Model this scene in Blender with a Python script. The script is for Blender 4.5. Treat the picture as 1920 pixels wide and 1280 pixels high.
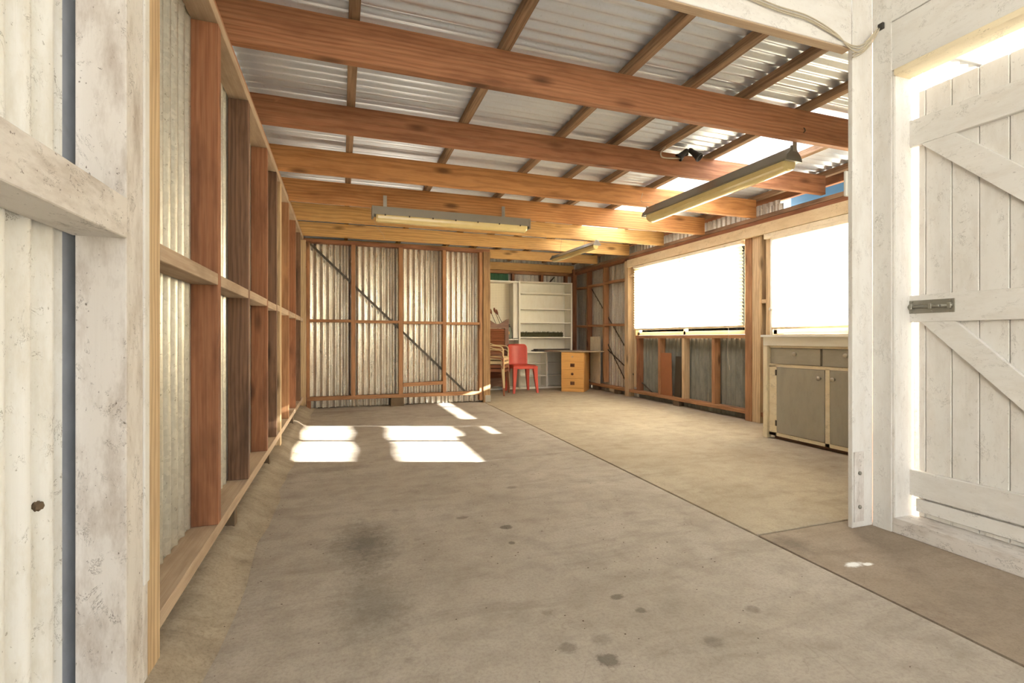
import bpy, bmesh, math, random
from mathutils import Vector, Matrix
R = random.Random(7)
PI = math.pi
S = bpy.context.scene
COL = S.collection
for o in list(bpy.data.objects): bpy.data.objects.remove(o)

# ---------------------------------------------------------------- camera, world, sun, exposure
cam = bpy.data.cameras.new('camera'); cam.lens = 17.25; cam.sensor_width = 36; cam.sensor_fit = 'HORIZONTAL'
cam.shift_y = -6/1920; cam.clip_start = .02
co = bpy.data.objects.new('camera', cam); COL.objects.link(co)
co.location = (0, 0, .9); co.rotation_euler = (PI/2, 0, -math.radians(19.12))
S.camera = co
S.view_settings.view_transform = 'Standard'; S.view_settings.look = 'None'
S.view_settings.gamma = 1; S.view_settings.use_curve_mapping = False
S.view_settings.exposure = 1.1
W = bpy.data.worlds.new('sky'); S.world = W; W.use_nodes = True
nt = W.node_tree; nt.nodes.clear()
tc = nt.nodes.new('ShaderNodeTexCoord'); sp = nt.nodes.new('ShaderNodeSeparateXYZ'); rp = nt.nodes.new('ShaderNodeValToRGB')
bg = nt.nodes.new('ShaderNodeBackground'); wo = nt.nodes.new('ShaderNodeOutputWorld')
nt.links.new(tc.outputs['Generated'], sp.inputs[0]); nt.links.new(sp.outputs['Z'], rp.inputs[0])
rp.color_ramp.elements[0].position = 0; rp.color_ramp.elements[0].color = (1, .975, .94, 1)
rp.color_ramp.elements[1].position = .8; rp.color_ramp.elements[1].color = (.80, .90, 1.0, 1)
nt.links.new(rp.outputs[0], bg.inputs[0]); bg.inputs[1].default_value = 1.5
nt.links.new(bg.outputs[0], wo.inputs[0])
sl = bpy.data.lights.new('sun', 'SUN'); sl.energy = 42; sl.angle = math.radians(.6); sl.color = (1, .965, .91)
so = bpy.data.objects.new('sun', sl); COL.objects.link(so)
SUN = Vector((1, -.35, .35)).normalized()
so.rotation_euler = SUN.to_track_quat('Z', 'Y').to_euler(); so.location = (8, -2, 5)

# ---------------------------------------------------------------- node helpers
def srgb(r, g, b):
    f = lambda c: (c/255/12.92) if c/255 <= .04045 else ((c/255+.055)/1.055)**2.4
    return (f(r), f(g), f(b), 1)
class NB:
    def __init__(s, name):
        s.m = bpy.data.materials.new(name); s.m.use_nodes = True; s.t = s.m.node_tree; s.n = s.t.nodes; s.l = s.t.links
        s.b = s.n['Principled BSDF']; s.out = s.n['Material Output']
    def node(s, ty, **k):
        n = s.n.new(ty)
        for a, b in k.items(): setattr(n, a, b)
        return n
    def setin(s, n, i, v):
        if v is None: return
        if hasattr(v, 'is_linked') or isinstance(v, bpy.types.NodeSocket): s.l.new(v, n.inputs[i])
        else: n.inputs[i].default_value = v
    def coord(s, kind='grain', scale=(1, 1, 1), loc=(0, 0, 0), rot=(0, 0, 0)):
        if kind == 'grain':
            a = s.node('ShaderNodeAttribute'); a.attribute_name = 'grain'; o = a.outputs['Vector']
        elif kind == 'world':
            a = s.node('ShaderNodeNewGeometry'); o = a.outputs['Position']
        else:
            a = s.node('ShaderNodeTexCoord'); o = a.outputs['Object']
        m = s.node('ShaderNodeMapping'); s.l.new(o, m.inputs[0])
        m.inputs['Location'].default_value = loc; m.inputs['Scale'].default_value = scale; m.inputs['Rotation'].default_value = rot
        return m.outputs[0]
    def noise(s, v, scale=5, detail=4, rough=.6, dist=0):
        n = s.node('ShaderNodeTexNoise'); s.l.new(v, n.inputs['Vector'])
        n.inputs['Scale'].default_value = scale; n.inputs['Detail'].default_value = detail
        n.inputs['Roughness'].default_value = rough; n.inputs['Distortion'].default_value = dist
        return n.outputs['Fac']
    def ramp(s, f, *st):
        n = s.node('ShaderNodeValToRGB'); s.l.new(f, n.inputs[0]); e = n.color_ramp.elements
        while len(e) < len(st): e.new(.5)
        for q, (p, c) in zip(e, st):
            q.position = p; q.color = c if hasattr(c, '__len__') else (c, c, c, 1)
        return n.outputs[0]
    def mix(s, f, a, b, mode='MIX'):
        n = s.node('ShaderNodeMix', data_type='RGBA', blend_type=mode)
        s.setin(n, 0, f); s.setin(n, 6, a); s.setin(n, 7, b)
        return n.outputs[2]
    def math(s, op, a, b=None, c=None, clamp=False):
        n = s.node('ShaderNodeMath', operation=op); n.use_clamp = clamp
        s.setin(n, 0, a); s.setin(n, 1, b); s.setin(n, 2, c)
        return n.outputs[0]
    def bump(s, h, strength=.3, dist=.01):
        n = s.node('ShaderNodeBump'); s.l.new(h, n.inputs['Height'])
        n.inputs['Strength'].default_value = strength; n.inputs['Distance'].default_value = dist
        s.l.new(n.outputs[0], s.b.inputs['Normal'])
    def fin(s, col=None, rough=.6, metal=0, spec=None):
        s.setin(s.b, 'Base Color', col); s.setin(s.b, 'Roughness', rough); s.setin(s.b, 'Metallic', metal)
        if spec is not None: s.b.inputs['Specular IOR Level'].default_value = spec
        return s.m

def wood(name, base, dark, light, wear=.35, knots=True, rough=.65, ring=1.0):
    b = NB(name)
    v = b.coord('grain', (.55, 1, 1))
    w = b.node('ShaderNodeTexWave', wave_type='RINGS', rings_direction='X', wave_profile='SIN')
    b.l.new(b.coord('grain', (.16, 1, 1), (0, .09, .05)), w.inputs['Vector'])
    w.inputs['Scale'].default_value = 15; w.inputs['Distortion'].default_value = 7; w.inputs['Detail'].default_value = 2.5
    w.inputs['Detail Scale'].default_value = 1.0
    fine = b.noise(b.coord('grain', (3, 160, 160)), 1, 3, .7)
    blot = b.noise(b.coord('grain', (1.3, 5, 5)), 1.6, 4, .6)
    c = b.mix(b.ramp(w.outputs['Fac'], (.25, 0), (.85, 1)), base, b.mix(.42*ring, base, dark))
    c = b.mix(b.math('MULTIPLY', b.ramp(fine, (.4, 0), (.7, 1)), .45), c, light)
    c = b.mix(b.math('MULTIPLY', b.ramp(blot, (.48, 0), (.75, 1)), wear*1.6, clamp=True), c, dark)
    if knots:
        vo = b.node('ShaderNodeTexVoronoi', feature='F1'); b.l.new(b.coord('grain', (2.0, 6, 6)), vo.inputs['Vector'])
        vo.inputs['Scale'].default_value = 1
        k = b.ramp(vo.outputs['Distance'], (.07, 1), (.2, 0))
        c = b.mix(b.math('MULTIPLY', k, .75), c, tuple(x*.35 for x in dark[:3])+(1,))
    b.bump(b.math('ADD', fine, b.math('MULTIPLY', w.outputs['Fac'], .4)), .18, .004)
    return b.fin(c, rough, 0, .3)

def painted(name, base, grime, amount=.5, cracks=True, rough=.6, sc=1.0):
    b = NB(name)
    n1 = b.noise(b.coord('grain', (2*sc, 6*sc, 6*sc)), 2.2, 6, .7)
    c = b.mix(b.math('MULTIPLY', b.ramp(n1, (.45, 0), (.8, 1)), amount, clamp=True), base, grime)
    sp_ = b.noise(b.coord('grain', (30, 45, 45)), 2.0, 3, .7)
    c = b.mix(b.math('MULTIPLY', b.ramp(sp_, (.66, 0), (.72, 1)), amount, clamp=True), c, tuple(x*.35 for x in grime[:3])+(1,))
    if cracks:
        # fine cobwebby scratches: thin contour lines of two noises
        for q, (sc_, wd, th) in enumerate(((2.0, .012, .50), (4.5, .014, .55))):
            n2 = b.noise(b.coord('grain', (5, 8, 8), (q*7, 0, 0)), sc_, 6, .8, .9)
            ln = b.ramp(b.math('ABSOLUTE', b.math('SUBTRACT', n2, .57)), (0, 1), (wd, 0))
            msk = b.ramp(b.noise(b.coord('grain', (3, 5, 5), (5+q, 2, 1)), 2.5, 3), (th, 0), (th+.08, 1))
            c = b.mix(b.math('MULTIPLY', b.math('MULTIPLY', ln, msk), min(1, amount*1.7)), c, tuple(x*.3 for x in grime[:3])+(1,))
    st = b.noise(b.coord('grain', (2, 120, 120)), 1, 2, .6)
    b.bump(b.math('ADD', st, n1), .2, .003)
    return b.fin(c, rough, 0, .35)

def galv(name, base=(.62, .61, .57, 1), dirt=srgb(120, 90, 55), amount=.5, metal=.85, rough=.38, spangle=.5):
    b = NB(name)
    vo = b.node('ShaderNodeTexVoronoi', feature='F1'); b.l.new(b.coord('object'), vo.inputs['Vector']); vo.inputs['Scale'].default_value = 70
    bw = b.node('ShaderNodeRGBToBW'); b.l.new(vo.outputs['Color'], bw.inputs[0])
    c = b.mix(b.math('MULTIPLY', bw.outputs[0], spangle), base, tuple(x*.6 for x in base[:3])+(1,))
    n1 = b.noise(b.coord('grain', (1.0, 9, 9)), 1.6, 6, .7)
    d = b.math('MULTIPLY', b.ramp(n1, (.42, 0), (.72, 1)), amount, clamp=True)
    c = b.mix(d, c, dirt)
    n2 = b.noise(b.coord('object'), 55, 3, .8)
    c = b.mix(b.math('MULTIPLY', b.ramp(n2, (.62, 0), (.68, 1)), amount), c, tuple(x*.4 for x in dirt[:3])+(1,))
    b.bump(b.noise(b.coord('object'), 9, 2, .5), .12, .01)
    return b.fin(c, b.math('ADD', b.math('MULTIPLY', d, .3), rough), b.math('SUBTRACT', metal, b.math('MULTIPLY', d, .6), clamp=True))

def plain(name, col, rough=.5, metal=0, var=.15, spec=None):
    b = NB(name)
    n = b.noise(b.coord('object'), 14, 4, .6)
    return b.fin(b.mix(b.math('MULTIPLY', n, var*2), col, tuple(x*.45 for x in col[:3])+(1,)), rough, metal, spec)

M = {}
M['joist_red'] = wood('red_brown_pine', srgb(168, 114, 80), srgb(108, 66, 44), srgb(196, 148, 108), .42)
M['joist_mid'] = wood('orange_pine', srgb(196, 138, 84), srgb(134, 82, 46), srgb(220, 170, 114), .35)
M['joist_gold'] = wood('golden_pine', srgb(212, 166, 102), srgb(150, 104, 56), srgb(232, 196, 138), .3)
M['purlin'] = wood('dusty_rough_batten', srgb(158, 126, 98), srgb(92, 68, 50), srgb(200, 174, 142), .5, False, .8)
M['stud'] = wood('red_brown_stud', srgb(154, 102, 70), srgb(94, 58, 40), srgb(184, 134, 98), .55, True, .65, .6)
M['stud_dark'] = wood('dark_old_stud', srgb(124, 94, 74), srgb(62, 42, 30), srgb(160, 120, 86), .6)
M['post_brown'] = wood('weathered_brown_post', srgb(156, 122, 84), srgb(104, 76, 50), srgb(186, 154, 114), .5, False, .8)
M['stud_light'] = wood('pale_stud', srgb(206, 178, 138), srgb(146, 112, 78), srgb(226, 200, 160), .35)
M['stud_orange'] = wood('orange_stud', srgb(174, 126, 86), srgb(118, 80, 52), srgb(206, 162, 120), .4)
M['plate_dusty'] = wood('dusty_plate', srgb(184, 160, 134), srgb(132, 106, 82), srgb(204, 184, 158), .4, False, .85, .25)
M['white'] = painted('white_paint_wood', srgb(224, 221, 215), srgb(176, 160, 138), .36)
M['white_dirty'] = painted('grimy_white_paint', srgb(220, 214, 207), srgb(140, 118, 96), .8)
M['cream'] = painted('cream_paint', srgb(236, 222, 190), srgb(186, 160, 116), .45)
M['cream_wood'] = painted('cream_paint_beam', srgb(222, 200, 160), srgb(180, 146, 100), .5)
M['white_sheet'] = painted('white_painted_sheet', srgb(236, 235, 230), srgb(186, 172, 140), .55, True, .5)
M['galv_wall'] = galv('weathered_galvanised', (.80, .77, .68, 1), srgb(140, 110, 74), .5, .62, .34)
M['galv_part'] = galv('streaked_galvanised', (.80, .76, .66, 1), srgb(132, 96, 58), .55, .88, .27)
M['galv_pale'] = galv('limed_galvanised', (.74, .72, .64, 1), srgb(160, 146, 112), .5, .78, .34)
M['roof'] = galv('zinc_roof_sheet', (.84, .90, 1.0, 1), srgb(170, 172, 176), .15, .62, .30, .06)
M['fibro'] = painted('grey_fibre_cement', srgb(132, 130, 116), srgb(78, 72, 60), .7, False, .9)
M['green_sheet'] = plain('green_sheet', srgb(56, 110, 74), .5)
M['metal_dark'] = plain('dark_steel_strap', srgb(96, 88, 76), .5, .7)
M['flash'] = plain('weathered_blue_grey_flashing', srgb(196, 202, 214), .6, 0, .4)
M['metal_grey'] = plain('grey_steel', srgb(150, 146, 134), .42, .5)
M['metal_bright'] = plain('zinc_bracket', srgb(190, 186, 174), .35, .7)
M['blue'] = plain('blue_fascia', srgb(62, 104, 140), .6)
M['red'] = plain('faded_red_plastic', srgb(206, 80, 62), .42, 0, .2)
M['cream_plastic'] = plain('cream_plastic', srgb(232, 208, 160), .4, 0, .1)
M['brown_plastic'] = plain('brown_plastic', srgb(150, 92, 60), .45, 0, .15)
M['shelf_white'] = painted('white_shelf_paint', srgb(246, 241, 226), srgb(206, 190, 152), .25, False)
M['drawer'] = wood('honey_veneer', srgb(228, 172, 98), srgb(200, 140, 70), srgb(238, 190, 122), .1, False, .4)
M['grey_paint'] = painted('grey_cupboard_paint', srgb(172, 166, 148), srgb(128, 120, 102), .35, False)
M['shutter'] = wood('brown_louvre_wood', srgb(140, 104, 84), srgb(84, 52, 38), srgb(168, 130, 106), .3, False, .5)
M['louvre'] = wood('dark_louvre_wood', srgb(150, 92, 62), srgb(96, 54, 36), srgb(172, 116, 82), .3, False, .45)
M['hardboard'] = plain('brown_hardboard', srgb(158, 100, 62), .7)
M['dark'] = plain('dark_plastic', srgb(58, 52, 46), .5)
M['olive'] = plain('olive_bristle', srgb(84, 80, 52), .9)
M['knob'] = plain('brown_ceramic_knob', srgb(104, 58, 30), .35)
M['pale_knob'] = plain('pale_knob', srgb(196, 186, 164), .4)
M['cable'] = plain('dusty_cable', srgb(196, 184, 160), .7)
M['block'] = plain('old_timber_block', srgb(120, 100, 76), .9, 0, .4)
M['dirt'] = plain('leaf_specks', srgb(82, 62, 44), .9)
M['white_plastic'] = plain('white_plastic', srgb(226, 222, 210), .45, 0, .06)

def _diff():
    b = NB('yellowed_prismatic_diffuser')
    c = b.mix(b.noise(b.coord('object'), 6, 4), srgb(236, 218, 160), srgb(206, 182, 118))
    b.fin(c, .22); b.b.inputs['Transmission Weight'].default_value = .0; b.b.inputs['Coat Weight'].default_value = .6
    return b.m
M['diffuser'] = _diff()
def _trans(name, col, fac):
    b = NB(name)
    t = b.node('ShaderNodeBsdfTranslucent'); t.inputs[0].default_value = col
    mx = b.node('ShaderNodeMixShader'); mx.inputs[0].default_value = fac
    b.fin(col, .45); b.l.new(b.b.outputs[0], mx.inputs[1]); b.l.new(t.outputs[0], mx.inputs[2]); b.l.new(mx.outputs[0], b.out.inputs[0])
    return b.m
M['skylight'] = _trans('clear_ribbed_skylight', (.90, .90, .95, 1), .55)
M['slat'] = _trans('cream_blind_slat', (.90, .83, .68, 1), .6)
def _glass():
    b = NB('window_glass')
    t = b.node('ShaderNodeBsdfTransparent'); t.inputs[0].default_value = (.96, .97, .96, 1)
    g = b.node('ShaderNodeBsdfGlossy'); g.inputs['Roughness'].default_value = .02
    f = b.node('ShaderNodeFresnel'); f.inputs[0].default_value = 1.45
    mx = b.node('ShaderNodeMixShader'); b.l.new(f.outputs[0], mx.inputs[0]); b.l.new(t.outputs[0], mx.inputs[1]); b.l.new(g.outputs[0], mx.inputs[2])
    b.l.new(mx.outputs[0], b.out.inputs[0]); return b.m
M['glass'] = _glass()

def _concrete(name, base, dark, light, spots=()):
    b = NB(name)
    w = b.coord('world')
    n1 = b.noise(w, 1.1, 6, .62, .4); n2 = b.noise(w, 7, 6, .7); n3 = b.noise(w, 90, 3, .8)
    st = b.noise(b.coord('world', (1.2, 5, 1)), 1.5, 5, .65, .8)
    c = b.mix(b.ramp(n1, (.35, 0), (.68, 1)), base, light)
    c = b.mix(b.math('MULTIPLY', b.ramp(st, (.5, 0), (.78, 1)), .45), c, dark)
    c = b.mix(b.math('MULTIPLY', b.ramp(n2, (.45, 0), (.75, 1)), .45), c, dark)
    c = b.mix(b.math('MULTIPLY', b.ramp(n3, (.45, 0), (.75, 1)), .42), c, dark)
    vo = b.node('ShaderNodeTexVoronoi', feature='F1'); b.l.new(w, vo.inputs['Vector']); vo.inputs['Scale'].default_value = 4.2
    wob = b.math('MULTIPLY', b.math('SUBTRACT', b.noise(w, 38, 4, .7), .5), .16)
    sv = b.math('ADD', vo.outputs['Distance'], wob)
    c = b.mix(b.math('MULTIPLY', b.ramp(sv, (.05, 1), (.085, 0)), .22), c, tuple(x*.4 for x in dark[:3])+(1,))
    scr = b.noise(b.coord('world', (1, 1, 1), (3, 1, 0)), 2.3, 3, .6, 1.4)
    c = b.mix(b.math('MULTIPLY', b.ramp(b.math('ABSOLUTE', b.math('SUBTRACT', scr, .5)), (0, 1), (.004, 0)), .25), c, dark)
    geo = b.node('ShaderNodeNewGeometry'); sx = b.node('ShaderNodeSeparateXYZ'); b.l.new(geo.outputs['Position'], sx.inputs[0])
    soft = b.math('SUBTRACT', b.noise(w, 26, 5, .8), .5)
    for (x, y, rx, ry, am, cl, ed) in spots:
        dx = b.math('DIVIDE', b.math('SUBTRACT', sx.outputs[0], x), rx); dy = b.math('DIVIDE', b.math('SUBTRACT', sx.outputs[1], y), ry)
        d = b.math('SQRT', b.math('ADD', b.math('MULTIPLY', dx, dx), b.math('MULTIPLY', dy, dy)))
        d = b.math('ADD', d, b.math('MULTIPLY', soft, 1.6))
        f = b.math('MULTIPLY', b.ramp(d, (max(.05, .95-ed), 1), (1.0, 0)), am)
        c = b.mix(f, c, cl)
    b.bump(b.math('ADD', n3, b.math('MULTIPLY', n2, .6)), .22, .004)
    return b.fin(c, .78, 0, .3)
DK = srgb(70, 64, 54); WH = (.95, .95, .93, 1)
M['concrete'] = _concrete('grey_beige_concrete', srgb(168, 157, 143), srgb(120, 108, 94), srgb(188, 178, 165), [
    (.10, 2.25, .17, .32, .62, DK, .8), (.10, 1.72, .16, .36, .40, DK, .8), (.74, 2.22, .035, .03, .6, DK, .3), (.708, 2.04, .018, .02, .6, DK, .3),
    (.905, 1.495, .028, .022, .55, DK, .3), (.937, 1.395, .022, .02, .5, DK, .3), (.704, 1.21, .035, .035, .6, DK, .3), (.62, 1.295, .03, .03, .4, DK, .4),
    (.735, 1.30, .04, .035, .3, DK, .5), (.57, 2.41, .04, .02, .45, DK, .3), (.97, 2.80, .04, .03, .35, DK, .4), (1.04, 1.18, .04, .03, .35, DK, .4), (1.29, 1.28, .03, .03, .35, DK, .4),
    (-.05, 3.6, .32, .1, .35, DK, .8), (.0, 6.35, .5, .18, .35, srgb(90, 70, 50), .8), (1.3, 5.7, .6, .14, .3, srgb(90, 70, 50), .8)])
M['concrete_dark'] = _concrete('rough_brown_concrete', srgb(150, 134, 115), srgb(108, 93, 78), srgb(168, 152, 134), [(1.925, 1.40, .055, .022, .95, WH, .45), (1.98, 1.385, .03, .014, .95, WH, .45), (1.86, 1.62, .1, .12, .4, DK, .7)])
M['concrete_far'] = _concrete('warm_concrete', srgb(168, 154, 132), srgb(124, 108, 86), srgb(186, 174, 152), [(3.0, 3.0, .5, .3, .3, srgb(110, 86, 58), .9)])
M['ramp'] = _concrete('debris_covered_concrete', srgb(162, 148, 128), srgb(98, 84, 68), srgb(184, 170, 148))
M['ground'] = _concrete('outside_ground', srgb(190, 180, 160), srgb(150, 140, 118), srgb(206, 198, 180))

# ---------------------------------------------------------------- geometry helpers
def finish(bm, name, mat, parent=None, axis=None, loc=(0, 0, 0), rot=None, smooth=False):
    bmesh.ops.recalc_face_normals(bm, faces=bm.faces)
    me = bpy.data.meshes.new(name); bm.to_mesh(me); bm.free()
    co_ = [v.co for v in me.vertices]
    if axis is None and co_:
        ext = [max(c[i] for c in co_)-min(c[i] for c in co_) for i in range(3)]; axis = ext.index(max(ext))
    a = me.attributes.new('grain', 'FLOAT_VECTOR', 'POINT')
    off = (R.uniform(-9, 9), R.uniform(-.5, .5), R.uniform(-.5, .5)); p = [axis, (axis+1) % 3, (axis+2) % 3]
    for i, c in enumerate(co_): a.data[i].vector = (c[p[0]]+off[0], c[p[1]]+off[1], c[p[2]]+off[2])
    if smooth:
        for f in me.polygons: f.use_smooth = True
    for m in (mat if isinstance(mat, list) else [mat]): me.materials.append(M[m] if isinstance(m, str) else m)
    o = bpy.data.objects.new(name, me); COL.objects.link(o)
    if parent is not None: o.parent = parent; o.location = Vector(loc)-wpos(parent)
    else: o.location = loc
    if rot is not None: o.rotation_euler = rot
    return o
def wpos(o):
    v = Vector(o.location)
    while o.parent is not None: o = o.parent; v += Vector(o.location)
    return v
def add_box(bm, x0, x1, y0, y1, z0, z1, bev=.0015, mtx=None):
    g = bmesh.ops.create_cube(bm, size=1)
    vs = g['verts']
    for v in vs: v.co = Vector(((x0+x1)/2+v.co.x*(x1-x0), (y0+y1)/2+v.co.y*(y1-y0), (z0+z1)/2+v.co.z*(z1-z0)))
    es = list({e for v in vs for e in v.link_edges})
    if bev:
        r = bmesh.ops.bevel(bm, geom=es, offset=min(bev, .3*min(x1-x0, y1-y0, z1-z0)), segments=1, affect='EDGES'); vs = list({v for f in r['faces'] for v in f.verts} | {v for v in vs if v.is_valid})
    if mtx is not None:
        for v in vs: v.co = mtx @ v.co
    return vs
def box(name, x0, x1, y0, y1, z0, z1, mat, parent=None, bev=.002):
    """axis-aligned box in world coordinates, its origin at its base centre"""
    x0, x1 = sorted((x0, x1)); y0, y1 = sorted((y0, y1)); z0, z1 = sorted((z0, z1))
    bm = bmesh.new(); cx, cy = (x0+x1)/2, (y0+y1)/2
    add_box(bm, x0-cx, x1-cx, y0-cy, y1-cy, 0, z1-z0, bev)
    return finish(bm, name, mat, parent, None, (cx, cy, z0))
def add_stick(bm, p0, p1, wy, wz, up=(0, 0, 1), bev=.0015):
    p0, p1 = Vector(p0), Vector(p1); d = p1-p0; L = d.length; x = d.normalized(); z = Vector(up); z = (z-x*z.dot(x)).normalized(); y = z.cross(x)
    m = Matrix((x, y, z)).transposed().to_4x4(); m.translation = (p0+p1)/2
    return add_box(bm, -L/2, L/2, -wy/2, wy/2, -wz/2, wz/2, bev, m)
def stick(name, p0, p1, wy, wz, mat, parent=None, up=(0, 0, 1), segs=0):
    p0, p1 = Vector(p0), Vector(p1); d = p1-p0; L = d.length; x = d.normalized(); z = Vector(up); z = (z-x*z.dot(x)).normalized(); y = z.cross(x)
    bm = bmesh.new(); add_box(bm, -L/2, L/2, -wy/2, wy/2, -wz/2, wz/2, .002)
    return finish(bm, name, mat, parent, 0, (p0+p1)/2, Matrix((x, y, z)).transposed().to_euler())
def add_tube(bm, pts, r, n=8, r1=None, caps=True):
    pts = [Vector(p) for p in pts]; rings = []
    for i, p in enumerate(pts):
        t = (pts[min(i+1, len(pts)-1)]-pts[max(i-1, 0)]).normalized()
        a = t.cross(Vector((0, 0, 1)) if abs(t.z) < .9 else Vector((1, 0, 0))).normalized(); c = t.cross(a)
        rr = r if r1 is None else r+(r1-r)*i/(len(pts)-1)
        if hasattr(r, '__len__'): rr = r[i]
        rings.append([bm.verts.new(p+a*rr*math.cos(2*PI*k/n)+c*rr*math.sin(2*PI*k/n)) for k in range(n)])
    for i in range(len(rings)-1):
        for k in range(n): bm.faces.new((rings[i][k], rings[i][(k+1) % n], rings[i+1][(k+1) % n], rings[i+1][k]))
    if caps: bm.faces.new(rings[0]); bm.faces.new(rings[-1])
def tube(name, pts, r, mat, parent=None, n=8, r1=None):
    o0 = Vector(pts[0]); bm = bmesh.new(); add_tube(bm, [Vector(p)-o0 for p in pts], r, n, r1)
    return finish(bm, name, mat, parent, None, o0, None, True)
def smooth_path(pts, k=6):
    P = [Vector(p) for p in pts]; out = []
    for i in range(len(P)-1):
        a, b_, c, d = P[max(i-1, 0)], P[i], P[i+1], P[min(i+2, len(P)-1)]
        for j in range(k):
            t = j/k; out.append(.5*((2*b_)+(c-a)*t+(2*a-5*b_+4*c-d)*t*t+(3*b_-a-3*c+d)*t**3))
    return out+[P[-1]]
def prism(name, poly, z0, z1, mat, parent=None, frame=None, loc=(0, 0, 0), bev=0, mir=None):
    """polygon (u,v) extruded from z0 to z1 along w; frame = (U, V, W) axis vectors"""
    bm = bmesh.new(); U, V, Wv = [Vector(a) for a in (frame or ((1, 0, 0), (0, 1, 0), (0, 0, 1)))]
    lo = [bm.verts.new(U*u+V*v+Wv*z0) for u, v in poly]; hi = [bm.verts.new(U*u+V*v+Wv*z1) for u, v in poly]
    n = len(poly); bm.faces.new(lo); bm.faces.new(hi)
    for i in range(n): bm.faces.new((lo[i], lo[(i+1) % n], hi[(i+1) % n], hi[i]))
    if bev: bmesh.ops.bevel(bm, geom=list(bm.edges), offset=bev, segments=1, affect='EDGES')
    return finish(bm, name, mat, parent, None, loc)
def corr(name, o, U, V, N, width, height, mat, parent=None, pitch=.076, amp=.0085, phase=0, rag=0):
    """corrugated sheet: corrugations run along V, wave along U, bulging along N"""
    bm = bmesh.new(); U, V, N = Vector(U), Vector(V), Vector(N); n = max(8, int(width/pitch*10)); rows = []
    m = max(2, int(height/.4))
    for j in range(m+1):
        row = []
        for i in range(n+1):
            u = width*i/n; v = height*j/m+(rag*R.random() if j == 0 else 0)
            row.append(bm.verts.new(U*u+V*v+N*(amp*math.sin(2*PI*(u/pitch+phase)))))
        rows.append(row)
    for j in range(m):
        for i in range(n): bm.faces.new((rows[j][i], rows[j][i+1], rows[j+1][i+1], rows[j+1][i]))
    ax = [abs(c) for c in V].index(max(abs(c) for c in V))
    return finish(bm, name, mat, parent, ax, o, None, True)
def empty(name, loc, label, cat=None, group=None, kind=None):
    o = bpy.data.objects.new(name, None); COL.objects.link(o); o.location = loc; o.empty_display_size = .05
    return tag(o, label, cat, group, kind)
def tag(o, label=None, cat=None, group=None, kind=None):
    if label: o['label'] = label
    if cat: o['category'] = cat
    if group: o['group'] = group
    if kind: o['kind'] = kind
    return o
def lathe(bm, prof, c, axis='Z', n=20):
    rings = []
    for r_, h_ in prof:
        ring = []
        for k in range(n):
            a = 2*PI*k/n; p = (r_*math.cos(a), r_*math.sin(a), h_)
            if axis == 'Y': p = (p[0], p[2], p[1])
            if axis == 'X': p = (p[2], p[0], p[1])
            ring.append(bm.verts.new(Vector(p)+Vector(c)))
        rings.append(ring)
    for i in range(len(rings)-1):
        for k in range(n): bm.faces.new((rings[i][k], rings[i][(k+1) % n], rings[i+1][(k+1) % n], rings[i+1][k]))
    bm.faces.new(rings[0]); bm.faces.new(rings[-1])
def knob(parent, p, mat, r=.016, d=(0, -1, 0)):
    bm = bmesh.new(); ax = 'Y' if abs(d[1]) > .5 else 'X'; s = d[1] if ax == 'Y' else d[0]
    lathe(bm, [(r*.5, 0), (r*.45, s*.012), (r, s*.02), (r, s*.028), (r*.6, s*.034)], (0, 0, 0), ax)
    return finish(bm, 'knob', mat, parent, None, p, None, True)

XL, XR, YB, YP = -.455, 4.20, 8.45, 6.65
# ================================================================ FLOOR
fl = empty('floor', (0, 0, 0), 'concrete floor cast in slabs with dark joints', 'floor', kind='structure')
def slab(poly, mat):
    return prism('slab', poly, -.1, 0, mat, fl, bev=.003)
jx = lambda y: 1.745+.028*y-.0009*y*y
slab([(-.36, -3.2), (jx(-3.2)-.004, -3.2), (jx(1)-.004, 1), (jx(3.53)-.004, 3.53), (-.36, 3.345)], 'concrete')
slab([(-.36, 3.352), (jx(3.53)-.004, 3.537), (jx(5)-.004, 5), (jx(6.7)-.004, 6.7), (jx(8.5)-.004, 8.5), (-.36, 8.5)], 'concrete')
slab([(jx(1.76)+.009, 1.762), (4.3, 1.762), (4.3, 4.98), (jx(5)+.009, 5.0), (jx(3.53)+.009, 3.53)], 'concrete_far')
slab([(jx(5)+.009, 5.006), (4.3, 4.986), (4.3, 8.5), (jx(8.5)+.009, 8.5), (jx(6.7)+.009, 6.7)], 'concrete_far')
slab([(jx(-3.2)+.009, -3.2), (2.7, -3.2), (4.3, -3.2), (4.3, 1.75), (jx(1.75)+.009, 1.75), (jx(1)+.009, 1)], 'concrete_dark')
prism('joint_bed', [(-.36, -3.2), (4.3, -3.2), (4.3, 8.5), (-.36, 8.5)], -.13, -.012, 'dark', fl)
bm = bmesh.new(); prev = None
for i in range(60):
    y = -3.2+i*.2; w_ = .012*math.sin(i*1.3)+.008*math.sin(i*2.9)
    row = [bm.verts.new(p) for p in ((-.335+w_, y, .0015), (-.375+w_*.6, y, .012), (-.42, y, .04+.006*math.sin(i*.9)), (-.47, y, .062+.008*math.sin(i*1.7)), (-.62, y, .072), (-.62, y, -.1))]
    if prev:
        for k in range(5): bm.faces.new((prev[k], prev[k+1], row[k+1], row[k]))
    prev = row
finish(bm, 'mortar_ramp', 'ramp', fl, 1, (0, 0, 0), None, True)
g = prism('ground', [(-40, -40), (60, -40), (60, 60), (-40, 60)], -.3, -.14, 'ground'); tag(g, 'bright ground outside the shed', 'ground', kind='structure')

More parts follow.
